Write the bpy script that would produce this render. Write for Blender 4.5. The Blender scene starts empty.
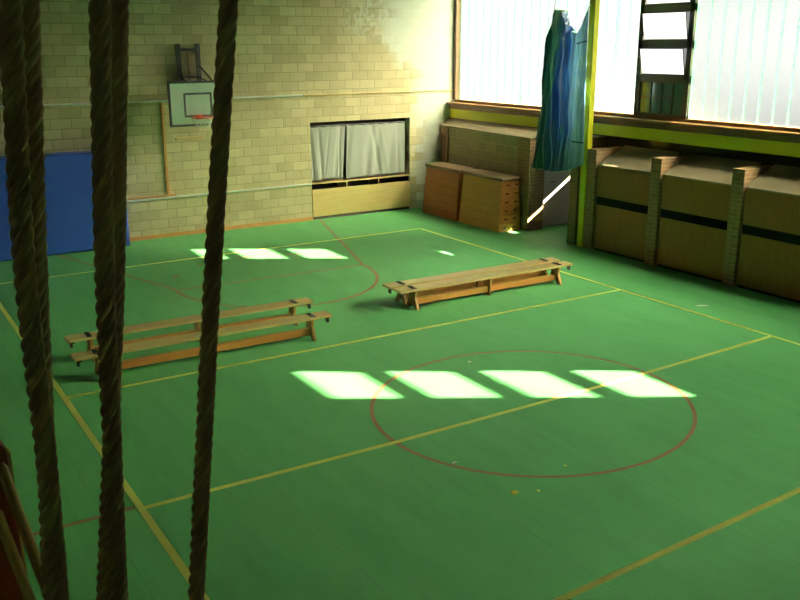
import bpy, bmesh, math, random
from mathutils import Vector, Matrix
random.seed(7)
PI = math.pi
scene = bpy.context.scene
COL = scene.collection

# ------------------------------------------------------------------ materials
class NT:
    """small helper around a node tree"""
    def __init__(s, name):
        s.m = bpy.data.materials.new(name); s.m.use_nodes = True
        s.t = s.m.node_tree; s.n = s.t.nodes; s.n.clear()
        s.out = s.n.new('ShaderNodeOutputMaterial')
    def new(s, t, **kw):
        nd = s.n.new('ShaderNode' + t)
        for k, v in kw.items():
            setattr(nd, k, v)
        return nd
    def link(s, a, b): s.t.links.new(a, b)
    def put(s, nd, name, v):
        sk = nd.inputs[name]
        if hasattr(v, 'node'): s.link(v, sk)
        else: sk.default_value = v
    def math(s, op, a, b=0.0, c=0.0, clamp=False):
        nd = s.new('Math', operation=op, use_clamp=clamp)
        for i, v in enumerate((a, b, c)): s.put(nd, i, v)
        return nd.outputs[0]
    def mix(s, fac, a, b):
        nd = s.new('Mix', data_type='RGBA')
        s.put(nd, 0, fac)
        for i, v in ((6, a), (7, b)):
            s.put(nd, i, v if hasattr(v, 'node') else (*v[:3], 1))
        return nd.outputs[2]
    def coord(s, which='Object', scale=(1, 1, 1)):
        tc = s.new('TexCoord'); mp = s.new('Mapping')
        mp.inputs['Scale'].default_value = scale
        s.link(tc.outputs[which], mp.inputs['Vector'])
        return mp.outputs[0]
    def noise(s, vec, scale, detail=4, rough=.6):
        nd = s.new('TexNoise')
        s.link(vec, nd.inputs['Vector'])
        nd.inputs['Scale'].default_value = scale; nd.inputs['Detail'].default_value = detail
        nd.inputs['Roughness'].default_value = rough
        return nd.outputs['Fac']
    def ramp(s, v, lo, hi):
        nd = s.new('MapRange'); s.put(nd, 0, v)
        nd.inputs[1].default_value = lo; nd.inputs[2].default_value = hi
        return nd.outputs[0]
    def bsdf(s, color, rough=.6, spec=.35, metallic=0., bump=None, bstr=.3, bdist=.01, **kw):
        b = s.new('BsdfPrincipled')
        s.put(b, 'Base Color', color if hasattr(color, 'node') else (*color[:3], 1))
        s.put(b, 'Roughness', rough); s.put(b, 'Specular IOR Level', spec); s.put(b, 'Metallic', metallic)
        for k, v in kw.items(): s.put(b, k.replace('_', ' '), v)
        if bump is not None:
            bp = s.new('Bump'); bp.inputs['Strength'].default_value = bstr; bp.inputs['Distance'].default_value = bdist
            s.link(bump, bp.inputs['Height']); s.link(bp.outputs[0], b.inputs['Normal'])
        return b.outputs[0]
    def done(s, shader):
        s.link(shader, s.out.inputs[0]); return s.m

def plain(name, col, rough=.6, var=.12, scale=6, spec=.35, metallic=0., bump=.0):
    t = NT(name); v = t.coord()
    n = t.noise(v, scale)
    c = t.mix(n, [x * (1 - var) for x in col], [min(1, x * (1 + var)) for x in col])
    return t.done(t.bsdf(c, rough, spec, metallic, n if bump else None, bump))

def wood(name, dark, light, axis='X', rough=.5, spec=.35, grain=14):
    t = NT(name)
    sc = {'X': (.6, 8, 8), 'Y': (8, .6, 8), 'Z': (8, 8, .6)}[axis]
    v = t.coord('Object', sc)
    n = t.noise(v, grain * .25, 6, .65); n2 = t.noise(v, grain, 3, .5)
    f = t.math('ADD', t.math('MULTIPLY', n, .7), t.math('MULTIPLY', n2, .3))
    c = t.mix(t.ramp(f, .32, .68), dark, light)
    return t.done(t.bsdf(c, rough, spec, bump=n2, bstr=.08, bdist=.003))

def brickvec(t):
    tc = t.new('TexCoord'); s = t.new('SeparateXYZ'); c = t.new('CombineXYZ')
    t.link(tc.outputs['Object'], s.inputs[0])
    t.link(t.math('ADD', s.outputs[0], s.outputs[1]), c.inputs[0]); t.link(s.outputs[2], c.inputs[1])
    return c.outputs[0], tc.outputs['Object'], s

def bricks(name, c1, c2, mortar, w, h, ms, wash=False, rough=.85):
    t = NT(name); v, ob, sep = brickvec(t)
    b = t.new('TexBrick'); t.link(v, b.inputs['Vector'])
    for k, val in (('Color1', (*c1, 1)), ('Color2', (*c2, 1)), ('Mortar', (*mortar, 1)), ('Scale', 1.0), ('Mortar Size', ms),
                   ('Mortar Smooth', .3), ('Bias', 0.), ('Brick Width', w), ('Row Height', h)):
        b.inputs[k].default_value = val
    n = t.noise(ob, 3.0, 5); n2 = t.noise(ob, 45, 3)
    col = t.mix(t.ramp(n, .3, .7), b.outputs['Color'], t.mix(.2, b.outputs['Color'], (.12, .10, .05)))
    col = t.mix(t.math('MULTIPLY', n2, .25), col, t.mix(.5, col, (.9, .85, .65)))
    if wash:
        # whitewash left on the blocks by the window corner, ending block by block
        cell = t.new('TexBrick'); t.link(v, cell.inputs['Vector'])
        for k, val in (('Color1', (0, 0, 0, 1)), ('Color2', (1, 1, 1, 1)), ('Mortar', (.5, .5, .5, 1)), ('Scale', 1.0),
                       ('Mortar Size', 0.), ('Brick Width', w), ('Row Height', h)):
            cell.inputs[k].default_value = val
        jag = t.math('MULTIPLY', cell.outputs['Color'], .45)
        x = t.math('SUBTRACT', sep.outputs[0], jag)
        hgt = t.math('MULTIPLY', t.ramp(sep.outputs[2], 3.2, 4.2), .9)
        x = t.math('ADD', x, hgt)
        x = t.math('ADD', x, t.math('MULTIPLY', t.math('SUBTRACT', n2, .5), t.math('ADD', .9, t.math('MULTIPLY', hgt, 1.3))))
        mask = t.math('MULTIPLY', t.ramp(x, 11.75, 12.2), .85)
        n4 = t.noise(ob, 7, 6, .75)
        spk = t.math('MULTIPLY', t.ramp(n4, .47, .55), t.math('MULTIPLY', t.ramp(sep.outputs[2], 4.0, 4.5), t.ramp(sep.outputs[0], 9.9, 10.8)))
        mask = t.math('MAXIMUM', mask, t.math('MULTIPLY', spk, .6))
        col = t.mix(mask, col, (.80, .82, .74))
    hgt = t.math('ADD', t.math('MULTIPLY', b.outputs['Fac'], -1.0), t.math('MULTIPLY', n2, .25))
    return t.done(t.bsdf(col, rough, .2, bump=hgt, bstr=.5, bdist=.012))

M = {}
def floor_material():
    t = NT('green sports floor'); ob = t.coord()
    n = t.noise(ob, .35, 5, .6); n2 = t.noise(t.coord('Object', (1.6, .35, 1)), 1.6, 6, .7); n3 = t.noise(ob, 60, 2)
    c = t.mix(t.ramp(n, .3, .7), (.094, .345, .120), (.116, .405, .150))
    c = t.mix(t.math('MULTIPLY', t.ramp(n2, .42, .66), .45), c, (.055, .26, .085))
    c = t.mix(t.math('MULTIPLY', t.ramp(n3, .6, .8), .10), c, (.16, .5, .24))
    # sheet seams of the vinyl, running along the hall
    sp = t.new('SeparateXYZ'); t.link(ob, sp.inputs[0])
    fx = t.math('FRACT', t.math('DIVIDE', sp.outputs[0], 1.5))
    seam = t.math('LESS_THAN', fx, .006)
    c = t.mix(t.math('MULTIPLY', seam, .35), c, (.03, .16, .07))
    r = t.math('ADD', .48, t.math('MULTIPLY', n2, .15))
    return t.done(t.bsdf(c, r, .3, bump=n3, bstr=.02, bdist=.002))
M['floor'] = floor_material()
M['line_y'] = plain('yellow line paint', (.95, .97, .22), .5, .08, 4)
M['line_r'] = plain('red line paint', (.32, .14, .07), .5, .2, 3)
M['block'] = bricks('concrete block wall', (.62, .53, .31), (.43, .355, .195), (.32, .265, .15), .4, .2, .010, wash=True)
M['block_d'] = bricks('grey brown block', (.24, .19, .10), (.19, .145, .08), (.30, .25, .155), .4, .2, .010)
M['brick'] = bricks('brown brick', (.21, .095, .037), (.15, .065, .025), (.24, .16, .085), .225, .075, .009)
M['plaster'] = plain('dim painted wall', (.36, .34, .26), .9, .1, 2)
M['ceil'] = plain('dim ceiling board', (.10, .10, .085), .9, .1, 1)
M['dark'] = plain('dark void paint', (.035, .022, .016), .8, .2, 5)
M['black'] = plain('black metal', (.015, .016, .015), .5, .2, 9)
M['void'] = plain('black mesh', (.006, .006, .006), .9, .1, 9, spec=.1)
M['yellow'] = plain('yellow steel paint', (.62, .60, .02), .4, .08, 3)
M['sillwood'] = wood('brown sill wood', (.085, .04, .012), (.21, .105, .03), 'Y')
M['darkwood'] = wood('dark timber', (.04, .022, .010), (.08, .045, .018), 'Z')
M['casing'] = plain('dusty casing board', (.22, .175, .11), .8, .2, 2.5)
M['cabinet'] = wood('brown ply', (.17, .065, .012), (.25, .105, .02), 'Z', .5)
M['cabtop'] = plain('dusty grey top', (.19, .155, .095), .7, .25, 2)
M['bench'] = wood('varnished pine', (.74, .49, .17), (.87, .66, .29), 'X', .3, .6)
M['benchleg'] = wood('varnished beech leg', (.34, .15, .04), (.50, .25, .07), 'Z', .4)
M['benchbeam'] = wood('orange beam wood', (.50, .20, .045), (.66, .30, .08), 'X', .4)
M['rubber'] = plain('dark rubber', (.02, .014, .010), .6, .2, 20)
M['vaultred'] = wood('red brown planks', (.22, .05, .010), (.34, .09, .02), 'Y', .4)
M['vaultpale'] = wood('pale brown planks', (.42, .15, .025), (.55, .225, .045), 'Y', .4)
M['leather'] = plain('brown leather', (.12, .07, .035), .55, .3, 8, bump=.1)
M['panel'] = wood('pale plywood', (.58, .40, .15), (.74, .55, .24), 'X', .45)
M['shelf'] = wood('pine shelf', (.45, .30, .13), (.6, .43, .2), 'X')
M['trimwood'] = wood('orange trim wood', (.45, .21, .06), (.6, .31, .09), 'Z')
M['trimwoodx'] = wood('orange skirting wood', (.42, .20, .06), (.58, .30, .09), 'X')
M['white'] = plain('off white paint', (.78, .80, .74), .5, .06, 5)
M['boardpaint'] = plain('backboard paint', (.70, .78, .68), .45, .06, 3)
M['red'] = plain('red paint', (.55, .06, .02), .4, .1, 9)
M['doorgrey'] = plain('grey door paint', (.36, .34, .29), .5, .08, 2)
M['paper'] = plain('white paper', (.85, .85, .8), .8, .05, 30)
M['ypaper'] = plain('yellow scrap', (.95, .80, .10), .8, .1, 30)
M['polewood'] = wood('pole wood', (.55, .33, .09), (.75, .49, .17), 'Z')
M['postwood'] = wood('red post wood', (.28, .065, .016), (.38, .10, .028), 'Z')

def cloth(name, ramp_cols, rough=.7, trans=.25, sheen=0., spec=.3, bump_scale=30):
    t = NT(name)
    tc = t.new('TexCoord'); sep = t.new('SeparateXYZ'); t.link(tc.outputs['UV'], sep.inputs[0])
    r = t.new('ValToRGB'); t.link(sep.outputs[0], r.inputs[0])
    el = r.color_ramp.elements
    for i, (p, c) in enumerate(ramp_cols):
        e = el[i] if i < 2 else el.new(p)
        e.position = p; e.color = (*c, 1)
    n = t.noise(tc.outputs['Object'], bump_scale, 3)
    b = t.bsdf(r.outputs[0], rough, spec, bump=n, bstr=.1, bdist=.004)
    tr = t.new('BsdfTranslucent'); t.link(r.outputs[0], tr.inputs[0])
    mx = t.new('MixShader'); mx.inputs[0].default_value = trans
    t.link(b, mx.inputs[1]); t.link(tr.outputs[0], mx.inputs[2])
    return t.done(mx.outputs[0])
M['tarp'] = cloth('blue green tarpaulin', [(0, (.06, .15, .17)), (.16, (.08, .20, .20)), (.27, (.20, .36, .28)), (.33, (.12, .25, .50)),
                                           (.52, (.11, .22, .50)), (.70, (.20, .37, .62)), (.78, (.38, .56, .74)), (1, (.46, .66, .82))], .25, .5, spec=1.0, bump_scale=12)
M['curtain'] = cloth('grey green curtain', [(0, (.19, .205, .18)), (1, (.215, .23, .20))], .85, .1)
M['mat'] = plain('blue vinyl', (.015, .055, .30), .45, .12, 3, bump=.05)
M['seam'] = plain('dark thread', (.01, .03, .06), .7, .1, 9)

def rope_material():
    t = NT('old hemp'); ob = t.coord()
    n = t.noise(ob, 220, 3); n2 = t.noise(ob, 9, 3)
    c = t.mix(n, (.50, .36, .17), (.75, .58, .30)); c = t.mix(t.math('MULTIPLY', n2, .3), c, (.38, .27, .13))
    return t.done(t.bsdf(c, .9, .15, bump=n, bstr=.2, bdist=.001))
M['rope'] = rope_material()

SUN = Vector((-1.0, .62, -.65)).normalized()
def profile_glass(name, glow, lobe, tint=(.93, 1, .95)):
    """daylit rough channel glass: it glows with the sky behind it and scatters the sun forward"""
    t = NT(name)
    ob = t.coord('Object', (1, 1, .25)); n = t.noise(ob, .6, 3)
    em = t.new('Emission'); em.inputs[0].default_value = (*tint, 1)
    t.link(t.math('MULTIPLY', t.math('ADD', .85, t.math('MULTIPLY', n, .3)), glow), em.inputs[1])
    sh = em.outputs[0]
    for ior in (GLASS_IOR, 1 / GLASS_IOR):                  # the two rough faces of the channel glass
        rf = t.new('BsdfRefraction'); rf.inputs['Color'].default_value = (lobe / 2, lobe / 2, lobe * .465, 1)
        rf.inputs['Roughness'].default_value = GLASS_ROUGH; rf.inputs['IOR'].default_value = ior
        ad = t.new('AddShader'); t.link(sh, ad.inputs[0]); t.link(rf.outputs[0], ad.inputs[1]); sh = ad.outputs[0]
    return t.done(ad.outputs[0])
GLASS_ROUGH, GLASS_IOR = .68, 1.2
M['glass_far'] = profile_glass('daylit channel glass far bay', .62, 3.1)
M['glass_near'] = profile_glass('daylit channel glass near bay', .20, 4.2, (.90, 1.0, .94))
def glass_edge():
    t = NT('green glass edge'); a = t.new('BsdfTranslucent'); a.inputs[0].default_value = (.50, .88, .70, 1)
    return t.done(a.outputs[0])
M['glass_edge'] = glass_edge()
def porch():
    t = NT('porch fill glow'); e = t.new('Emission'); e.inputs[0].default_value = (1, 1, .93, 1); e.inputs[1].default_value = .9  # plain emission for the added fill pane in the porch
    return t.done(e.outputs[0])
M['porchfill'] = porch()
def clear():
    t = NT('pane with added glow')                                      # dims the sun passing through; sky glare is put in as emission
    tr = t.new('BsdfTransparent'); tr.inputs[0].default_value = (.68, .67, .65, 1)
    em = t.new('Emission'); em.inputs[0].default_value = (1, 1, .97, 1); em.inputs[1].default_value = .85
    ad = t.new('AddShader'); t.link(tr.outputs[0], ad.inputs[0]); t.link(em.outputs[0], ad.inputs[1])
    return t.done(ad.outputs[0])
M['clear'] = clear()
def dark_glass():
    t = NT('dark green wired glass'); n = t.noise(t.coord(), 5, 4, .7)
    c = t.mix(t.ramp(n, .35, .65), (.0003, .0015, .0013), (.002, .010, .009))
    tr = t.new('BsdfTranslucent'); t.link(c, tr.inputs[0])
    b = t.bsdf((.02, .085, .08), .12, .8)
    a = t.new('AddShader'); t.link(b, a.inputs[0]); t.link(tr.outputs[0], a.inputs[1])
    return t.done(a.outputs[0])
M['darkglass'] = dark_glass()
M['frame'] = plain('dark window frame', (.035, .035, .025), .5, .2, 8)
M['mortarlight'] = M['white']

# ------------------------------------------------------------------ mesh builder
class MB:
    def __init__(s): s.bm = bmesh.new(); s.uv = None
    def box(s, x0, x1, y0, y1, z0, z1):
        vs = [s.bm.verts.new((x, y, z)) for z in (z0, z1) for y in (y0, y1) for x in (x0, x1)]
        for f in ((0, 2, 3, 1), (4, 5, 7, 6), (0, 1, 5, 4), (2, 6, 7, 3), (0, 4, 6, 2), (1, 3, 7, 5)):
            s.bm.faces.new([vs[i] for i in f])
        return s
    def hexa(s, bot, top):
        """bot, top: 4 corner points each, same order"""
        a = [s.bm.verts.new(p) for p in bot]; b = [s.bm.verts.new(p) for p in top]
        s.bm.faces.new(a[::-1]); s.bm.faces.new(b)
        for i in range(4): s.bm.faces.new((a[i], a[(i + 1) % 4], b[(i + 1) % 4], b[i]))
        return s
    def prism(s, poly, axis, t0, t1):
        """extrude a 2-D polygon along axis; poly in the other two axes in xyz order"""
        def P(p, t):
            return {'X': (t, p[0], p[1]), 'Y': (p[0], t, p[1]), 'Z': (p[0], p[1], t)}[axis]
        a = [s.bm.verts.new(P(p, t0)) for p in poly]; b = [s.bm.verts.new(P(p, t1)) for p in poly]
        s.bm.faces.new(a); s.bm.faces.new(b[::-1]); n = len(poly)
        for i in range(n): s.bm.faces.new((a[i], b[i], b[(i + 1) % n], a[(i + 1) % n]))
        return s
    def tube(s, pts, r, n=10, cap=True):
        pts = [Vector(p) for p in pts]; rings = []
        for i, p in enumerate(pts):
            d = (pts[min(i + 1, len(pts) - 1)] - pts[max(i - 1, 0)]).normalized()
            u = d.orthogonal().normalized() if abs(d.z) < .9 else Vector((1, 0, 0)).cross(d).normalized()
            if abs(d.z) < .9: u = Vector((0, 0, 1)).cross(d).normalized()
            w = d.cross(u); rr = r[i] if isinstance(r, (list, tuple)) else r
            rings.append([s.bm.verts.new(p + (u * math.cos(2 * PI * k / n) + w * math.sin(2 * PI * k / n)) * rr) for k in range(n)])
        for a, b in zip(rings, rings[1:]):
            for k in range(n): s.bm.faces.new((a[k], a[(k + 1) % n], b[(k + 1) % n], b[k]))
        if cap: s.bm.faces.new(rings[0][::-1]); s.bm.faces.new(rings[-1])
        return s
    def grid(s, fn, nu, nv, uv=True):
        """fn(u, v) -> point"""
        V = [[s.bm.verts.new(fn(i / nu, j / nv)) for j in range(nv + 1)] for i in range(nu + 1)]
        L = s.bm.loops.layers.uv.verify() if uv else None
        for i in range(nu):
            for j in range(nv):
                f = s.bm.faces.new((V[i][j], V[i + 1][j], V[i + 1][j + 1], V[i][j + 1]))
                if L:
                    for l, (a, b) in zip(f.loops, ((i, j), (i + 1, j), (i + 1, j + 1), (i, j + 1))): l[L].uv = (a / nu, b / nv)
        return s
    def torus(s, c, R, r, axis='Z', n=28, m=8):
        rings = []
        for i in range(n):
            a = 2 * PI * i / n; ring = []
            for j in range(m):
                b = 2 * PI * j / m; rad = R + r * math.cos(b)
                ring.append(s.bm.verts.new((c[0] + rad * math.cos(a), c[1] + rad * math.sin(a), c[2] + r * math.sin(b))))
            rings.append(ring)
        for i in range(n):
            for j in range(m):
                a, b = rings[i], rings[(i + 1) % n]
                s.bm.faces.new((a[j], b[j], b[(j + 1) % m], a[(j + 1) % m]))
        return s

def obj(name, mb, mat, parent=None, bevel=0., smooth=False, solid=0., loc=None):
    me = bpy.data.meshes.new(name); bmesh.ops.recalc_face_normals(mb.bm, faces=mb.bm.faces[:])
    if smooth:
        for f in mb.bm.faces: f.smooth = True
    mb.bm.to_mesh(me); mb.bm.free(); me.materials.append(M[mat] if isinstance(mat, str) else mat)
    o = bpy.data.objects.new(name, me); COL.objects.link(o)
    if parent: o.parent = parent
    if loc: o.location = loc
    if solid:
        m = o.modifiers.new('solid', 'SOLIDIFY'); m.thickness = solid; m.offset = 0
    if bevel:
        m = o.modifiers.new('bevel', 'BEVEL'); m.width = bevel; m.segments = 2; m.limit_method = 'ANGLE'
    return o
def tag(o, label=None, cat=None, group=None, kind=None):
    if label: o['label'] = label
    if cat: o['category'] = cat
    if group: o['group'] = group
    if kind: o['kind'] = kind
    return o
def thing(name, label, cat, loc=(0, 0, 0), rz=0, group=None, kind=None):
    o = bpy.data.objects.new(name, None); COL.objects.link(o); o.empty_display_size = .1
    o.location = loc; o.rotation_euler = (0, 0, rz)
    return tag(o, label, cat, group, kind)
def struct(name, mb, mat, bevel=0., label=None, cat=None):
    return tag(obj(name, mb, mat, bevel=bevel), label, cat, kind='structure')
def dup(root, loc, rz, label):
    r = root.copy(); COL.objects.link(r); r.location = loc; r.rotation_euler = (0, 0, rz); r['label'] = label
    for ch in list(root.children):
        c = ch.copy(); COL.objects.link(c); c.parent = r
        for g in list(ch.children):
            d = g.copy(); COL.objects.link(d); d.parent = c
    return r

# ------------------------------------------------------------------ room
XL, XR, YN, YB, ZC = -1.6, 13.4, -4.0, 18.6, 7.0
floor = struct('floor', MB().box(XL - .2, 15.1, YN - .2, YB + .6, -.2, 0), 'floor', label='green vinyl sports floor of the gym hall', cat='floor')
struct('ceiling', MB().box(XL - .2, XR + .3, YN - .2, YB + .2, ZC, ZC + .2), 'ceil', label='dim ceiling high above the hall', cat='ceiling')
struct('wall_left', MB().box(XL - .2, XL, YN - .2, YB + .2, 0, ZC), 'plaster', label='plain wall on the left of the hall', cat='wall')
struct('wall_front', MB().box(XL, XR, YN - .2, YN, 0, ZC), 'plaster', label='plain wall behind the viewer', cat='wall')
# back wall with the curtained recess
RX0, RX1, RZ1 = 9.27, 12.0, 2.27
b = MB()
b.box(XL, RX0, YB, YB + .2, 0, ZC).box(RX1, XR, YB, YB + .2, 0, ZC).box(RX0, RX1, YB, YB + .2, RZ1, ZC)
struct('wall_back', b, 'block', label='pale concrete block wall at the far end, whitewashed by the windows', cat='wall')
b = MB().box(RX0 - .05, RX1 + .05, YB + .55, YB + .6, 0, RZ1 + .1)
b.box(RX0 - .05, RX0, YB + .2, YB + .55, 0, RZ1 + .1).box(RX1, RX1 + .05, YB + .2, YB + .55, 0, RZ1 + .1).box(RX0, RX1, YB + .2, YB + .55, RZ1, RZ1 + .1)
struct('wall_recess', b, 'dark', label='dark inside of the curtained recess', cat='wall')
struct('baseboard_back', MB().box(4.9, RX0, YB - .025, YB, 0, .085), 'trimwoodx', .004, 'orange wooden skirting along the back wall', 'skirting')

# right wall: low wall, doorway, header; the windows sit on it
DY0, DY1 = 13.48, 14.98
b = MB()
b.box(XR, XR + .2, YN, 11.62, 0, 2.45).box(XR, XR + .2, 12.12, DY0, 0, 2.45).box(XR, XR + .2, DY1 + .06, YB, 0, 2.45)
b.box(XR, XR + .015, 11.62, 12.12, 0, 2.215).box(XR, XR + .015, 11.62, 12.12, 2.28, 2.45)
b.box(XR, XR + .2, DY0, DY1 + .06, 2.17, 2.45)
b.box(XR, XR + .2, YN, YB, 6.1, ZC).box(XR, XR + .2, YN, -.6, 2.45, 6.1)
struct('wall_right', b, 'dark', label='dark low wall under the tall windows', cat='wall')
# porch behind the doorway; its outer wall has one gap under the lintel
b = MB().box(XR + .2, 15.1, DY1 + .06, DY1 + .2, 0, 2.4).box(XR + .2, 15.1, 13.0, 13.14, 0, 2.4).box(XR + .2, 15.1, 13.0, DY1 + .2, 2.3, 2.4)
b.box(14.9, 14.915, 13.0, DY1 + .2, 0, 1.62).box(14.9, 14.915, 13.0, DY1 + .2, 1.70, 2.4)
struct('wall_porch', b, 'plaster', label='dim porch wall seen through the side doorway', cat='wall')
wn = thing('porch_fill_pane', 'unseen glowing pane added inside the porch', 'window', (14.25, 13.14, 1.0), kind='structure')  # unseen glowing pane, added to brighten the open door leaf
obj('pane', MB().grid(lambda u, v: (-.45 + .9 * u, .003, 1.1 * v), 1, 1, False), 'porchfill', wn)
d = thing('door_1', 'grey door leaf standing open in the side doorway', 'door', (XR - .265, DY1, 0), kind='structure')
obj('door_leaf', MB().box(0, 1.02, -.0, .045, .02, 2.1), 'doorgrey', d, .003)
obj('door_handle', MB().tube([(.30, -.035, 1.02), (.30, 0, 1.02)], .012).tube([(.30, -.035, 1.02), (.40, -.035, 1.02)], .01), 'black', d)

struct('trim_1', MB().box(XR - .2, XR - .06, YN, YB, 2.215, 2.44), 'yellow', .006, 'yellow steel beam under the window sill', 'beam')
b = MB().box(XR - .22, XR + .2, YN, YB, 2.44, 2.56).box(XR - .32, XR + .1, YN, YB, 2.56, 2.60).box(XR - .06, XR + .1, YN, YB, 2.60, 2.66)
struct('trim_2', b, 'sillwood', .006, 'weathered brown timber sill under the windows', 'sill')
struct('trim_3', MB().box(XR - .12, XR + .06, YB - .12, YB, 2.66, 6.1), 'darkwood', .004, 'brown timber upright where windows meet the back wall', 'upright')

# channel glass bays
def bay(name, y0, y1, mat, label, gh=2.74):
    r = thing(name, label, 'window', (XR, (y0 + y1) / 2, 2.66), kind='structure')
    h = (y1 - y0) / 2
    obj('pane', MB().grid(lambda u, v: (.03, -h + 2 * h * u, gh * v), 1, 1, False), mat, r)
    obj('upper_panel', MB().box(.0, .06, -h, h, gh, 3.44), 'doorgrey', r)  # opaque board added out of view to cut sunlight on the left floor
    n = max(2, round((y1 - y0) / .29)); e = MB()
    for i in range(n + 1):
        y = -h + .03 + (2 * h - .06) * i / n
        e.box(.012, .026, y - .019, y + .019, 0, gh)
    obj('glass_edges', e, 'glass_edge', r)
    return r
bay('window_1', 13.22, YB - .12, 'glass_far', 'blown-out channel glass window in the far corner behind the tarpaulin', 3.36)
bay('window_2', 12.59, 13.22, 'glass_far', 'narrow channel glass strip between yellow post and vent panes', 3.36)
bay('window_3', 4.25, 11.29, 'glass_near', 'wide green-edged channel glass window above the right-hand cabinets')
bay('window_4', -.6, 2.95, 'glass_near', 'channel glass window nearest the viewer')

def vents(name, yc, label, blind=0., dz=0.):
    r = thing(name, label, 'window', (XR, yc, 2.66), kind='structure')
    h, t = .65, .115
    fr = MB().box(-.04, .06, -h, -h + t, 0, 3.44).box(-.04, .06, h - t, h, 0, 3.44)
    zs = [z + dz for z in (.70, 1.33, 1.97, 2.62, 3.27)]
    fr.box(-.04, .06, -h, h, 0, .05).box(-.04, .06, -h, h, 3.34, 3.44)
    for z in zs: fr.box(-.04, .06, -h, h, z - .075, z + .075)
    obj('frame', fr, 'frame', r, .004)
    # closed dark light at the bottom, two rows of four
    obj('dark_pane', MB().box(.0, .012, -h + t, h - t, .05, .65), 'darkglass', r)
    bars = MB().box(-.015, .02, -h + t, h - t, .335, .36)
    for k in range(1, 4):
        y = -h + t + (2 * h - 2 * t) * k / 4
        bars.box(-.015, .02, y - .012, y + .012, .05, .65)
    obj('glazing_bars', bars, 'frame', r)
    for z0, z1 in zip(zs, zs[1:]):
        # bottom hung vent, tilted a little into the room
        tilt = .10
        w0, w1 = -h + t + .015, h - t - .015; za, zb = z0 + .08, z1 - .08
        o = MB()
        def P(y, z): return (-.02 - tilt * (z - za) / (zb - za), y, z)
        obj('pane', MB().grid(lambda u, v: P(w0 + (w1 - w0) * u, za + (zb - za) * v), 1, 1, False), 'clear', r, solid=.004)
        st = MB()
        for y in (w0 + .01, w1 - .01): st.tube([P(y, zb - .02), (.0, y, zb + .02)], .006, 6)
        st.tube([P(w0, za), P(w1, za)], .012, 6).tube([P(w0, zb), P(w1, zb)], .010, 6)
        st.tube([P(w0, za), P(w0, zb)], .010, 6).tube([P(w1, za), P(w1, zb)], .010, 6)
        obj('vent_sash', st, 'frame', r)
    if blind: obj('blind', MB().box(-.06, -.045, -h + .02, h - .02, blind - 2.66, 3.40), 'frame', r)
    return r
vents('window_5', 11.94, 'dark-framed column of tilting vent panes beside the yellow post', 4.93)
vents('window_6', 3.60, 'second column of vent panes nearer the viewer', 0., -.035)

# yellow steel post and brick piers
b = MB().box(12.58, 12.70, 13.00, 13.02, 0, ZC).box(12.58, 12.70, 13.14, 13.16, 0, ZC).box(12.635, 12.645, 13.02, 13.14, 0, ZC).box(12.58, 12.59, 13.02, 13.14, 0, ZC)
tag(struct('steel_post', b, 'yellow', .003), 'tall yellow steel post in front of the windows', 'post')
struct('brick_pier', MB().box(12.60, XR, 13.25, DY0, 0, 2.17), 'brick', .004, 'brick pier left of the yellow post at the doorway', 'pier')
for y, l in ((12.85, 'brick pier just right of the yellow post'), (11.20, 'brick pier between first and second cabinets from the post'), (9.43, 'brick pier between second and third cabinets from the post'),
             (7.68, 'brick pier at the near end of the third cabinet')):
    struct('brick_pier', MB().box(12.57, XR, y - .12, y + .12, 0, 2.0), 'brick', .004, l, 'pier')

# brick casing in the far right corner
BXL, BXR, YE = 12.97, 12.70, 14.86          # front at the corner, front at the doorway end
def bx(y, d=0.): return BXR + (BXL - BXR) * (y - YE) / (YB - YE) + d
cs = thing('brick_casing', 'low block casing in the far corner with a sloping board top', 'casing', (0, 0, 0), kind='structure')
def slab(y0, y1, d, z): return [(bx(y0, d), y0, z), (bx(y1, d), y1, z), (XR, y1, z), (XR, y0, z)]
obj('block_front', MB().hexa(slab(15.32, YB, 0, 0), slab(15.32, YB, 0, 2.02)), 'block_d', cs)
def endslab(z): return [(bx(YE, -.005), YE, z), (bx(15.32, -.005), 15.32, z), (13.13, 15.32, z), (13.13, YE, z)]
obj('brick_end', MB().hexa(endslab(0), endslab(2.02)), 'brick', cs)
obj('sloping_top', MB().hexa([(bx(YE, -.05), YE - .02, 2.02), (bx(YB, -.05), YB, 2.02), (XR, YB, 2.10), (XR, YE - .02, 2.10)],
                             [(bx(YE, -.05), YE - .02, 2.05), (bx(YB, -.05), YB, 2.05), (XR - .2, YB, 2.22), (XR - .2, YE - .02, 2.22)]), 'casing', cs, .003)
obj('corner_batten', MB().hexa([(bx(YB, -.05), YB - .32, 0), (bx(YB, -.05), YB - .01, 0), (bx(YB, .02), YB - .01, 0), (bx(YB, .02), YB - .32, 0)],
                               [(bx(YB, -.05), YB - .32, 2.02), (bx(YB, -.05), YB - .01, 2.02), (bx(YB, .02), YB - .01, 2.02), (bx(YB, .02), YB - .32, 2.02)]), 'sillwood', cs)

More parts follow.
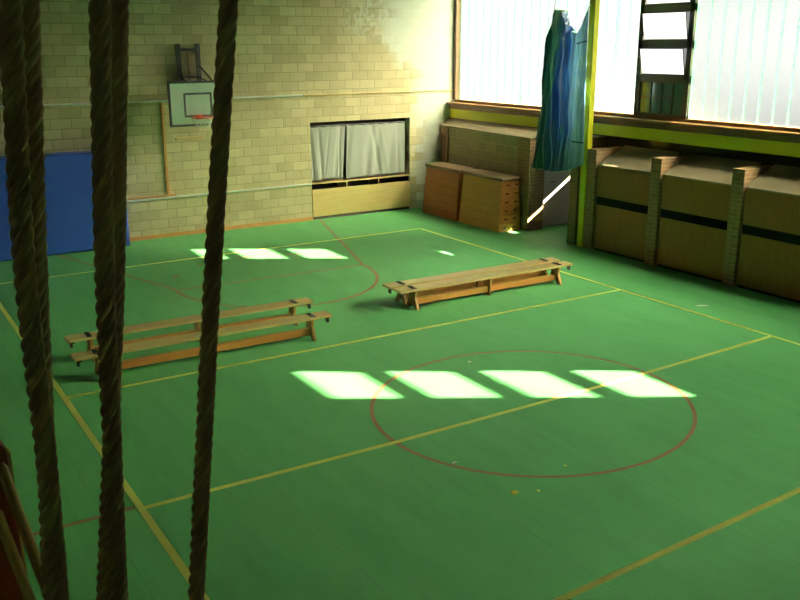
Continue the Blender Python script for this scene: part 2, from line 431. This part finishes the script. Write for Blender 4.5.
# wooden heater cabinets between the piers
def cabinet(y0, y1, label):
    r = thing('heater_cabinet', label, 'cabinet', (12.62, (y0 + y1) / 2, 0), group='wooden heater cabinets along the window wall')
    h = (y1 - y0) / 2
    obj('body', MB().box(.03, .70, -h + .02, h - .02, 0, 1.66), 'void', r)
    obj('lower_panel', MB().box(0, .028, -h, h, .05, .93), 'cabinet', r, .003)
    obj('upper_panel', MB().box(0, .028, -h, h, 1.09, 1.69), 'cabinet', r, .003)
    g = MB()
    g.box(.012, .03, -h + .01, h - .01, .93, 1.09)
    obj('grille', g, 'void', r)
    obj('sloping_top', MB().hexa([(0, -h, 1.692), (0, h, 1.692), (.70, h, 2.02), (.70, -h, 2.02)],
                                 [(0, -h, 1.715), (0, h, 1.715), (.70, h, 2.045), (.70, -h, 2.045)]), 'cabtop', r, .002)
    obj('end_cheek', MB().prism([(.03, 1.66), (.70, 1.66), (.70, 2.015), (.03, 1.70)], 'Y', -h + .02, h - .02), 'cabinet', r)
    return r
cabinet(11.33, 12.72, 'brown plywood heater cabinet nearest the yellow post')
cabinet(9.56, 11.07, 'brown plywood heater cabinet, second from the yellow post')
cabinet(7.81, 9.30, 'brown plywood heater cabinet, third and farthest from the yellow post')

# ------------------------------------------------------------------ court lines
def strip(pts, w, mat, z=.0015):
    mb = MB(); pts = [Vector((p[0], p[1], 0)) for p in pts]; L = []
    for i, p in enumerate(pts):
        d = (pts[min(i + 1, len(pts) - 1)] - pts[max(i - 1, 0)]).normalized(); n = Vector((-d.y, d.x, 0)) * w / 2
        L.append((p + n, p - n))
    for (a, b_), (c, d_) in zip(L, L[1:]):
        mb.hexa([(*a[:2], 0), (*b_[:2], 0), (*d_[:2], 0), (*c[:2], 0)], [(*a[:2], z), (*b_[:2], z), (*d_[:2], z), (*c[:2], z)])
    return mb
def line(pts, w, mat, z=.0015):
    return obj('court_line', strip(pts, w, mat, z), mat, floor)
line([(1.823, 16.40), (1.821, -1.75)], .068, 'line_y')
line([(10.86, 16.42), (10.842, 6.855), (10.82, -1.75)], .062, 'line_y')
line([(1.84, 16.356), (10.86, 16.393)], .062, 'line_y')
line([(1.84, 10.332), (10.85, 10.232)], .062, 'line_y')
line([(1.845, 7.265), (4.5, 7.21), (7.5, 7.21), (10.84, 7.303)], .062, 'line_y')
line([(1.84, 4.17), (10.84, 4.41)], .062, 'line_y')
line([(1.82, -1.75), (10.82, -1.75)], .062, 'line_y')
def arc(c, rx, ry, a0, a1, n=64, tilt=0.):
    out = []
    for i in range(n + 1):
        a = math.radians(a0 + (a1 - a0) * i / n); x, y = rx * math.cos(a), ry * math.sin(a)
        out.append((c[0] + x * math.cos(tilt) - y * math.sin(tilt), c[1] + x * math.sin(tilt) + y * math.cos(tilt)))
    return out
line(arc((6.353, 7.251), 1.883, 1.772, 0, 360, 96, math.radians(5)), .045, 'line_r', .0012)
line([(.2, 7.33), (1.78, 7.316)], .05, 'line_r', .0012)
line([(3.25, 18.5), (4.50, 14.32)], .05, 'line_r', .0012)
line([(9.42, 18.5), (8.06, 14.12)], .05, 'line_r', .0012)
line([(4.46, 14.27), (8.06, 14.12)], .05, 'line_r', .0012)
line(arc((6.27, 14.2), 1.80, 1.98, 180, 360), .06, 'line_r', .0011)
for a in (25, 55, 85, 115, 145):
    line(arc((6.27, 14.2), 1.80, 1.75, a - 5, a + 5, 6), .05, 'line_r', .0011)

# ------------------------------------------------------------------ benches
def leg_poly(w0=.30, w1=.15, h=.29):
    p = [(-w0 / 2, 0), (-w0 / 2 + .06, 0)]
    for k in range(7):
        a = PI - PI * k / 6; p.append((.075 * math.cos(a), .012 + .05 * math.sin(a)))
    p += [(w0 / 2 - .06, 0), (w0 / 2, 0), (w0 / 2 - .015, .05), (w1 / 2, .19), (w1 / 2 + .02, h), (-w1 / 2 - .02, h), (-w1 / 2, .19), (-w0 / 2 + .015, .05)]
    return p
def make_bench(label):
    r = thing('gym_bench', label, 'bench', (0, 0, 0), 0, 'long wooden gym benches')
    L = 1.76
    sp = [(-L, -.105), (-L + .03, -.12), (L - .03, -.12), (L, -.105), (L, .105), (L - .03, .12), (-L + .03, .12), (-L, .105)]
    obj('seat', MB().prism(sp, 'Z', .295, .33), 'bench', r, .005)
    for x in (-1.46, 1.46):
        obj('leg', MB().prism(leg_poly(.32, .17), 'X', x - .022, x + .022), 'benchleg', r, .004)
    obj('middle_leg', MB().prism([(-.09, .10), (.09, .10), (.10, .295), (-.10, .295)], 'X', -.02, .02)
        .prism([(-.07, 0), (.07, 0), (.09, .10), (-.09, .10)], 'X', -.02, .02), 'benchleg', r, .003)
    obj('lower_beam', MB().box(-1.44, 1.44, -.035, .035, .055, .155), 'benchbeam', r, .006)
    for x in (-1.48, 1.48):
        obj('cleat', MB().box(x - .03, x + .03, -.105, .105, .33, .342).box(x - .02, x + .02, -.03, .03, .342, .350), 'rubber', r, .003)
    for s in (-1, 1):
        obj('hook', MB().prism([(s * 1.66, .295), (s * 1.72, .295), (s * 1.725, .215), (s * 1.70, .205), (s * 1.695, .262), (s * 1.66, .27)], 'Y', -.085, -.02), 'rubber', r, .003)
    return r
bn = make_bench('narrow wooden gym bench behind the bench that carries a white paper strip')
bn.location = (3.90, 11.55, 0); bn.rotation_euler = (0, 0, math.radians(-1.0))
dup(bn, (3.81, 10.79, 0), math.radians(-1.0), 'narrow wooden gym bench with a white paper strip on its seat')
dup(bn, (8.77, 11.21, 0), math.radians(-1.0), 'gym bench of the side-by-side pair, on the side towards the red circle')
dup(bn, (8.77, 11.545, 0), math.radians(-.9), 'gym bench of the side-by-side pair, on the side towards the vaulting boxes')

# ------------------------------------------------------------------ vaulting boxes
def vault(y0, y1, x0, mat, label, holes=False):
    """box of stacked trapezoid sections, local y along its length"""
    yc = (y0 + y1) / 2; h = (y1 - y0) / 2
    r = thing('vaulting_box', label, 'vaulting box', (x0, yc, 0), 0, 'vaulting boxes in front of the block casing')
    H, N, D = 1.12, 6, .62
    def ring(z): k = z / H; return (.09 * k, D - .05 * k, h - .04 * k)       # front x, back x, half length
    for i in range(N):
        za, zb = H * i / N + .003, H * (i + 1) / N - .003
        a, b_ = ring(za), ring(zb)
        mb = MB().hexa([(a[0], -a[2], za), (a[1], -a[2], za), (a[1], a[2], za), (a[0], a[2], za)],
                       [(b_[0], -b_[2], zb), (b_[1], -b_[2], zb), (b_[1], b_[2], zb), (b_[0], b_[2], zb)])
        sec = obj('box_section', mb, mat, r, .004)
        m = (za + zb) / 2; q = ring(m)
        if holes:
            for xc in (.17, .42):
                obj('hand_hole', MB().box(q[0] + xc - .045, q[0] + xc + .045, -q[2] - .006, -q[2] + .006, m - .014, m + .014), 'rubber', sec)
    obj('inner_core', MB().box(.11, D - .07, -h + .06, h - .06, 0, H), 'rubber', r)
    q = ring(H)
    obj('padded_top', MB().box(q[0] - .03, q[1] + .03, -q[2] - .03, q[2] + .03, H, H + .085), 'leather', r, .025)
    return r
vault(16.62, 18.06, 12.02, 'vaultred', 'dark red-brown vaulting box with padded top, in the far corner')
vault(15.04, 16.54, 12.03, 'vaultpale', 'paler brown vaulting box with padded top, nearer the doorway', True)

# ------------------------------------------------------------------ recess: low cabinet and curtains
r = thing('low_cupboard', 'pale plywood fronted low cupboard under the grey curtains', 'cupboard', (10.635, YB, 0))
W = 1.36
obj('front_panel', MB().box(-W, W, -.01, .02, .07, .715), 'panel', r, .003)
obj('top_board', MB().box(-W, W, -.03, .5, .845, .87), 'shelf', r, .003)
for x in (-.43, .46): obj('divider', MB().box(x - .015, x + .015, .0, .48, .07, .845), 'shelf', r)
obj('carcass', MB().box(-W, W, .46, .5, 0, .845).box(-W, -W + .02, .03, .46, 0, .845).box(W - .02, W, .03, .46, 0, .845).box(-W, W, .03, .46, .0, .06), 'rubber', r)

def curtain_mesh(x0, x1, xb0, xb1, ztop, zb, ph, nf, y0=YB + .12, sag=0.):
    rnd = random.Random(int(ph * 10))
    folds = [(rnd.random(), .02 + .05 * rnd.random(), (rnd.random() - .35) * .07, (rnd.random() - .5) * .35) for _ in range(int(nf * 3))]
    def fn(u, v):
        x = (x0 + (x1 - x0) * u) * (1 - v) + (xb0 + (xb1 - xb0) * u) * v
        y = y0 - .05 * v
        for c, w, a, k in folds:
            y += a * (.25 + .75 * v ** .7) * math.exp(-((u - c - k * (v - .5)) / w) ** 2)
        top = ztop - .018 * abs(math.sin(PI * u * nf * 1.2)) - sag * math.sin(PI * u)
        bot = zb(u)
        return (x, y, top + (bot - top) * v)
    return MB().grid(fn, 110, 24)
zr = 2.16
o = obj('curtain', curtain_mesh(9.30, 10.26, 9.28, 10.13, zr, lambda u: .90 + .02 * math.sin(3 * u), .4, 3.2), 'curtain', smooth=True, solid=.004)
tag(o, 'narrower grey-green curtain in the recess, on the backboard side', 'curtain', 'grey curtains in the recess')
o = obj('curtain', curtain_mesh(10.29, 11.93, 10.24, 11.90, zr, lambda u: .905 - .025 * math.exp(-((u - .04) / .07) ** 2), 1.7, 5.0), 'curtain', smooth=True, solid=.004)
tag(o, 'wider grey-green curtain in the recess, on the vaulting box side', 'curtain', 'grey curtains in the recess')
o = obj('curtain_rail', MB().tube([(RX0, YB + .12, 2.17), (RX1, YB + .12, 2.17)], .012), 'black'); tag(o, 'thin dark rail carrying the grey curtains in the recess', 'rail')

# ------------------------------------------------------------------ back wall fittings
o = obj('conduit_pipe', MB().tube([(2.6, YB - .02, 2.87), (9.1, YB - .02, 2.89)], .022, 8), 'white'); tag(o, 'white upper conduit running across the block wall behind the backboard', 'pipe')
o = obj('conduit_pipe', MB().tube([(9.12, YB - .016, 2.89), (13.27, YB - .016, 2.89)], .018, 8), 'panel'); tag(o, 'thin cream conduit continuing over the recess to the corner', 'pipe')
o = obj('conduit_pipe', MB().tube([(4.8, YB - .02, .85), (RX0 - .01, YB - .02, .86)], .022, 8), 'white'); tag(o, 'white lower conduit between blue mat and recess', 'pipe')
o = obj('wood_batten', MB().box(5.0, 6.0, YB - .03, YB + .004, .885, .925), 'trimwoodx', bevel=.004); tag(o, 'orange wooden batten lying along the lower conduit', 'batten')
o = obj('wood_batten', MB().box(5.815, 5.87, YB - .03, YB + .004, .935, 2.84), 'trimwood', bevel=.004); tag(o, 'tall upright wooden batten left of the backboard', 'batten')
o = obj('wood_batten', MB().box(6.09, 6.70, YB - .035, YB + .004, 2.05, 2.11), 'shelf', bevel=.004); tag(o, 'short pale wooden batten below the backboard', 'batten')

bb = thing('basketball_backboard', 'white basketball backboard with red hoop on the block wall', 'backboard', (6.42, YB - .003, 2.4))
# board local: x -0.6..0.6, y -0.6 front, z 0..0.87
obj('board', MB().box(-.60, .60, -.60, -.575, 0, .87), 'boardpaint', bb, .003)
b = MB().box(-.61, .61, -.605, -.57, -.02, .025).box(-.61, .61, -.605, -.57, .845, .89).box(-.61, -.57, -.605, -.57, 0, .87).box(.57, .61, -.605, -.57, 0, .87)
obj('border', b, 'black', bb)
b = MB()
x0, x1, z0, z1, w = -.30, .30, .165, .655, .04
b.box(x0, x1, -.604, -.60, z0, z0 + w).box(x0, x1, -.604, -.60, z1 - w, z1).box(x0, x0 + w, -.604, -.60, z0 + w, z1 - w).box(x1 - w, x1, -.604, -.60, z0 + w, z1 - w)
obj('target_square', b, 'black', bb)
rim = obj('rim', MB().torus((0, -.84, .17), .225, .011).box(-.06, .06, -.64, -.60, .12, .21).box(-.05, .05, -.70, -.62, .155, .175), 'red', bb, smooth=False)
b = MB(); n = 12
for k in range(n):
    for s in (1, -1):
        pts = []
        for j in range(7):
            v = j / 6; rr = .22 - .08 * v; a = 2 * PI * (k + s * v * 1.5) / n
            pts.append((rr * math.cos(a), -.84 + rr * math.sin(a),   .165 - .20 * v))
        b.tube(pts, .004, 5, False)
obj('net', b, 'white', rim)
b = MB()
for x in (-.17, .25):
    b.box(x - .045, x + .045, -.10, -.05, .55, 1.62).box(x - .02, x + .02, -.05, 0, .75, .80).box(x - .02, x + .02, -.05, 0, 1.45, 1.50)
    b.tube([(x, -.08, 1.20), (x * 1.45, -.57, .86)], .018, 8).tube([(x, -.08, .62), (x * 1.3, -.575, .60)], .018, 8).tube([(x, -.08, .95), (x, -.575, .86)], .014, 8)
b.box(-.17, .25, -.09, -.06, 1.48, 1.53).box(-.17, .25, -.09, -.06, .93, .97)
obj('wall_bracket', b, 'black', bb)
obj('winding_rod', MB().tube([(.04, -.07, .55), (.04, -.07, 1.46)], .022, 8), 'casing', bb)

# ------------------------------------------------------------------ crash mat against the back wall
mt = thing('crash_mat', 'tall blue crash mat leaning upright on the back wall', 'mat', (3.0, 18.1, 0))
def matface(u, v):
    x = -1.9 + 3.70 * u; z = .02 + 1.94 * v
    y = .0 + .06 * (1 - v) * -1 - .025 * math.sin(PI * v) * (1 + .3 * math.sin(9 * u))
    if x < .0: y += .02 * math.sin(26 * z + 4 * x) * max(0, -x) / 1.9 * max(0, 1 - z)
    return (x, y, z)
mb = MB()
front = []
nu, nv = 60, 40
V = [[mb.bm.verts.new(matface(i / nu, j / nv)) for j in range(nv + 1)] for i in range(nu + 1)]
B = [[mb.bm.verts.new((V[i][j].co.x, .40 + .06 * (j / nv), V[i][j].co.z)) for j in range(nv + 1)] for i in range(nu + 1)]
for i in range(nu):
    for j in range(nv):
        mb.bm.faces.new((V[i][j], V[i + 1][j], V[i + 1][j + 1], V[i][j + 1]))
        mb.bm.faces.new((B[i][j], B[i][j + 1], B[i + 1][j + 1], B[i + 1][j]))
for i in range(nu):
    mb.bm.faces.new((V[i][0], B[i][0], B[i + 1][0], V[i + 1][0])); mb.bm.faces.new((V[i][nv], V[i + 1][nv], B[i + 1][nv], B[i][nv]))
for j in range(nv):
    mb.bm.faces.new((V[0][j], V[0][j + 1], B[0][j + 1], B[0][j])); mb.bm.faces.new((V[nu][j], B[nu][j], B[nu][j + 1], V[nu][j + 1]))
obj('cover', mb, 'mat', mt, .03, smooth=False)
b = MB()
b.box(1.805, 1.815, .18, .20, .03, 1.95)
obj('side_seam', b, 'seam', mt)
b = MB()
for x in (-1.2, .9): b.box(x - .09, x + .09, -.10, -.075, .10, .14)
strap = obj('handle_strap', MB().box(1.80, 1.83, .10, .30, .9, .95), 'seam', mt)

# ------------------------------------------------------------------ blue tarpaulin by the post
import bisect
def interp(tab, x):
    xs = [t[0] for t in tab]
    if x <= xs[0]: return tab[0][1]
    if x >= xs[-1]: return tab[-1][1]
    i = bisect.bisect(xs, x) - 1; a, b_ = tab[i], tab[i + 1]; k = (x - a[0]) / (b_[0] - a[0])
    return a[1] + (b_[1] - a[1]) * k
def tarp(u, v):
    # u 0 = far (left) edge, 1 = edge by the post;  v 0 = top, 1 = hem
    ytop = interp([(0, 14.56), (.30, 14.28), (.55, 14.22), (.72, 14.0), (.80, 13.86), (1, 13.60)], u)
    ymid = interp([(0, 14.84), (.30, 14.50), (.72, 14.02), (.80, 13.92), (1, 13.58)], u)
    ybot = interp([(0, 15.08), (.30, 14.62), (.74, 13.98), (1, 13.50)], u)
    ztop = interp([(0, 4.62), (.10, 4.68), (.30, 4.66), (.50, 4.46), (.70, 4.27), (.78, 4.20), (.90, 4.45), (1, 4.70)], u)
    zbot = interp([(0, 1.36), (.45, 1.36), (.75, 1.42), (1, 1.60)], u)
    s = v * v * (3 - 2 * v)
    y = (ytop * (1 - v / .3) + ymid * v / .3) if v < .3 else (ymid + (ybot - ymid) * ((v - .3) / .7))
    z = ztop + (zbot - ztop) * v
    amp = interp([(0, .09), (.5, .14), (.72, .10), (.80, .012), (1, .006)], u)
    ph = 2 * PI * (u * 6.5 + .25 * math.sin(3.1 * v + u * 5))
    x = 12.98 + amp * (math.sin(ph) + .45 * math.sin(2.3 * ph + 5 * v)) * (.75 + .25 * math.sin(6 * v + 9 * u))
    x += .06 * math.exp(-((v - .09) / .05) ** 2) * math.sin(20 * u) * (u < .75)
    x += .02 * math.sin(23 * v + 15 * u) * interp([(0, 1), (.72, 1), (.8, .1), (1, 0)], u)
    y += .03 * math.sin(9 * v + 7 * u) * interp([(0, 1), (.6, 1), (.8, 0), (1, 0)], u)
    q = 12.46 / 12.98                           # hangs clear of the piers
    return (x * q, y * q, 4 + (z - 4) * q)
tp = thing('tarpaulin', 'bunched blue-green tarpaulin hanging beside the yellow post', 'tarpaulin', (12.46, 13.73, 0))
def loc(p): return (p[0] - 12.46, p[1] - 13.73, p[2])
obj('sheet', MB().grid(lambda u, v: loc(tarp(u, v)), 150, 90), 'tarp', tp, smooth=True, solid=.003)
def tarp_at(u, z):
    lo, hi = 0., 1.
    for _ in range(24):
        m_ = (lo + hi) / 2
        if tarp(u, m_)[2] > z: lo = m_
        else: hi = m_
    return loc(tarp(u, lo))
for z0, z1 in ((4.00, 4.05), (2.12, 2.12)):
    pts = [tarp_at(.80 + .195 * k / 6, z0 + (z1 - z0) * k / 6) for k in range(7)]
    obj('hem_seam', MB().tube([(p[0] - .008, p[1], p[2]) for p in pts], .012, 6), 'seam', tp)
a = tarp(1, 0); c = tarp(.1, 0)
obj('cord', MB().tube([loc(a), loc((12.58, 13.10, 4.70)), loc((12.59, 13.05, 4.72))], .010, 6), 'casing', tp)
obj('hanging_cord', MB().tube([loc((c[0], c[1], c[2] - .06)), loc((12.5, c[1], 5.6)), loc((12.5, c[1], ZC))], .008, 6), 'white', tp)

# ------------------------------------------------------------------ climbing ropes
def rope_mesh(pts, R, strands=4, pitch=.105, top=ZC, bot=.35):
    """pts: (x, y, z) from top to bottom; extended in straight lines to top and bot"""
    pts = [Vector(p) for p in pts]
    d0 = (pts[0] - pts[1]); d1 = (pts[-1] - pts[-2])
    pts = [pts[0] + d0 * ((top - pts[0].z) / d0.z)] + pts + [pts[-1] + d1 * ((bot - pts[-1].z) / d1.z)]
    pts = pts[::-1]
    def at(z):
        for a, b_ in zip(pts, pts[1:]):
            if z <= b_.z or b_ is pts[-1]:
                k = (z - a.z) / (b_.z - a.z); return a.lerp(b_, k)
    def smooth_at(z): 
        return sum((at(min(top, max(bot, z + dz))) for dz in (-.14, -.07, 0, .07, .14)), Vector()) / 5
    mb = MB(); n = 48; rings = []; z = bot; ra, rb = .46 * R, .53 * R
    half = PI / strands
    while z <= top + 1e-6:
        c = smooth_at(z); ring = []
        for k in range(n):
            t0 = 2 * PI * k / n; th = t0 + 2 * PI * z / pitch; ph = t0 % (2 * half) - half
            rr = rb * math.cos(ph) + math.sqrt(max(0, ra * ra - (rb * math.sin(ph)) ** 2)) if abs(rb * math.sin(ph)) < ra else rb * .8
            rr = max(rr, .64 * R)
            ring.append(mb.bm.verts.new((c.x + rr * math.cos(th), c.y + rr * math.sin(th), z)))
        rings.append(ring); z += .0075 if z < 4.4 else .02
    for a, b_ in zip(rings, rings[1:]):
        for k in range(n): mb.bm.faces.new((a[k], a[(k + 1) % n], b_[(k + 1) % n], b_[k]))
    mb.bm.faces.new(rings[0][::-1]); mb.bm.faces.new(rings[-1])
    return mb
ROPES = [
    ([(.248, 1.479, 4.064), (.219, 1.484, 3.605), (.224, 1.483, 3.394), (.213, 1.485, 3.048)], .0185, 'thick climbing rope, leftmost of the hanging ropes'),
    ([(.303, 1.622, 4.071), (.262, 1.629, 3.563), (.256, 1.630, 3.431), (.221, 1.635, 2.957)], .018, 'dark climbing rope hanging just behind the leftmost one'),
    ([(.373, 1.453, 4.066), (.338, 1.461, 3.592), (.334, 1.462, 3.468), (.312, 1.467, 3.022)], .0175, 'climbing rope in front of the middle pair'),
    ([(.468, 1.686, 4.077), (.416, 1.700, 3.522), (.335, 1.718, 2.866)], .0175, 'thinner climbing rope crossing behind the middle one'),
    ([(.595, 1.485, 4.072), (.538, 1.507, 3.550), (.474, 1.528, 2.925)], .0175, 'single climbing rope hanging apart, in front of the backboard'),
]
for pts, R, l in ROPES:
    o = obj('climbing_rope', rope_mesh(pts, R), 'rope', smooth=True)
    tag(o, l, 'rope', 'climbing ropes hanging near the viewer')

# ------------------------------------------------------------------ upright and poles, lower left
up = thing('wooden_upright', 'red-brown wooden upright with rounded top at the lower left edge', 'post', (.275, 3.08, 0))
p = [(-.06, 0), (.06, 0), (.06, 2.66)] + [(.06 * math.cos(PI * k / 8), 2.66 + .06 * math.sin(PI * k / 8)) for k in range(1, 8)] + [(-.06, 2.66)]
obj('board', MB().prism(p, 'Y', -.03, .03), 'postwood', up, .006)
obj('edge_strip', MB().box(.061, .069, -.03, .03, .06, 2.66), 'polewood', up)
obj('foot', MB().box(-.06, .06, -.35, .30, 0, .06), 'postwood', up, .006)
for x0, z0, l in ((.302, 2.66, 'pale wooden pole leaning on the upright, the upper one'), (.268, 2.50, 'pale wooden pole leaning on the upright, the lower one')):
    k = .178
    dz = z0 / 12
    pts = [(x0 + k * z0, 2.985, .006)] + [(x0 + k * (z0 - i * dz), 2.985, i * dz) for i in range(1, 12)] + [(x0 + k * .02, 2.985, z0 - .02), (x0, 2.985, z0)]
    o = obj('wooden_pole', MB().tube(pts, [.019] * 12 + [.018, .008], 14), 'polewood', smooth=True); tag(o, l, 'pole', 'wooden poles leaning on the upright')

# ------------------------------------------------------------------ scraps on the floor and bench
def scrap(x, y, z, sx, sy, rz, mat, label, group=None):
    def fn(u, v): return ((u - .5) * sx, (v - .5) * sy, .004 + .15 * sy * math.sin(PI * u) * (.4 + .6 * v))
    o = obj('paper_scrap', MB().grid(fn, 8, 4), mat, smooth=True, solid=.003, loc=(x, y, z)); o.rotation_euler = (0, 0, rz)
    tag(o, label, 'scrap', group)
scrap(11.22, 8.84, 0, .20, .05, -.5, 'paper', 'curled white paper scrap near the court edge by the cabinets')
scrap(4.83, 5.69, 0, .07, .05, .4, 'ypaper', 'yellow crumpled scrap on the floor below the red circle')
scrap(5.04, 5.60, 0, .03, .025, 1.2, 'ypaper', 'tiny yellow crumb right of the yellow scrap')
scrap(5.60, 5.85, 0, .03, .02, 2., 'ypaper', 'tiny yellow crumb just outside the red circle')
scrap(4.72, 6.49, 0, .05, .02, .1, 'paper', 'small white crumb on the red circle line')
scrap(3.68, 10.74, .33, .20, .03, .3, 'paper', 'white paper strip lying on the seat of a gym bench')
scrap(6.58, 8.75, 0, .04, .03, .1, 'paper', 'white speck at the far side of the red circle')

# ------------------------------------------------------------------ light
w = bpy.data.worlds.new('daylight'); scene.world = w; w.use_nodes = True
wt = w.node_tree; bg = wt.nodes['Background']
tc = wt.nodes.new('ShaderNodeTexCoord'); sp = wt.nodes.new('ShaderNodeSeparateXYZ'); wt.links.new(tc.outputs['Generated'], sp.inputs[0])
rp = wt.nodes.new('ShaderNodeValToRGB'); wt.links.new(sp.outputs[2], rp.inputs[0])      # ground below the horizon, hazy bright sky above
ce = rp.color_ramp.elements
ce[0].position = 0.0; ce[0].color = (.02, .024, .016, 1)
ce[1].position = .002; ce[1].color = (1, 1, .95, 1)
mpr = wt.nodes.new('ShaderNodeMapRange'); wt.links.new(sp.outputs[2], mpr.inputs[0])
mpr.inputs[1].default_value = -.12; mpr.inputs[2].default_value = .88; wt.links.new(mpr.outputs[0], rp.inputs[0])
ce[0].position = .05; ce[1].position = .07
e2 = ce.new(.172); e2.color = (.95, 1, 1, 1); e3 = ce.new(.215); e3.color = (.04, .05, .053, 1)
wt.links.new(rp.outputs[0], bg.inputs[0]); bg.inputs[1].default_value = .27
L = bpy.data.lights.new('sun', 'SUN'); L.energy = 128; L.angle = math.radians(.53); L.color = (1, .94, .66)
so = bpy.data.objects.new('sun', L); COL.objects.link(so); so.location = (30, -8, 18)
so.rotation_euler = SUN.to_track_quat('-Z', 'Y').to_euler()

# ------------------------------------------------------------------ camera
cam = bpy.data.cameras.new('camera'); co = bpy.data.objects.new('camera', cam); COL.objects.link(co)
cam.sensor_fit = 'HORIZONTAL'; cam.sensor_width = 36; cam.lens = 885.424 / 800 * 36; cam.clip_start = .05; cam.clip_end = 200
Rr = Vector((.8460255629, -.5331367716, -.0024350912)); Ru = Vector((.1499605114, .2335817596, .9607035998)); Rf = Vector((.5116176227, .8131449713, -.2775656026))
m = Matrix.Identity(4)
for i in range(3): m[i][0], m[i][1], m[i][2] = Rr[i], Ru[i], -Rf[i]
m.translation = Vector((0, 0, 4)); co.matrix_world = m
scene.camera = co

scene.view_settings.view_transform = 'Standard'; scene.view_settings.look = 'None'
scene.view_settings.exposure = .18; scene.view_settings.gamma = 1; scene.view_settings.use_curve_mapping = False
cy = scene.cycles
cy.use_denoising = True; cy.max_bounces = 8; cy.diffuse_bounces = 5; cy.transmission_bounces = 6; cy.transparent_max_bounces = 12
cy.sample_clamp_indirect = 12; cy.caustics_refractive = True; cy.caustics_reflective = False; cy.blur_glossy = 0.0
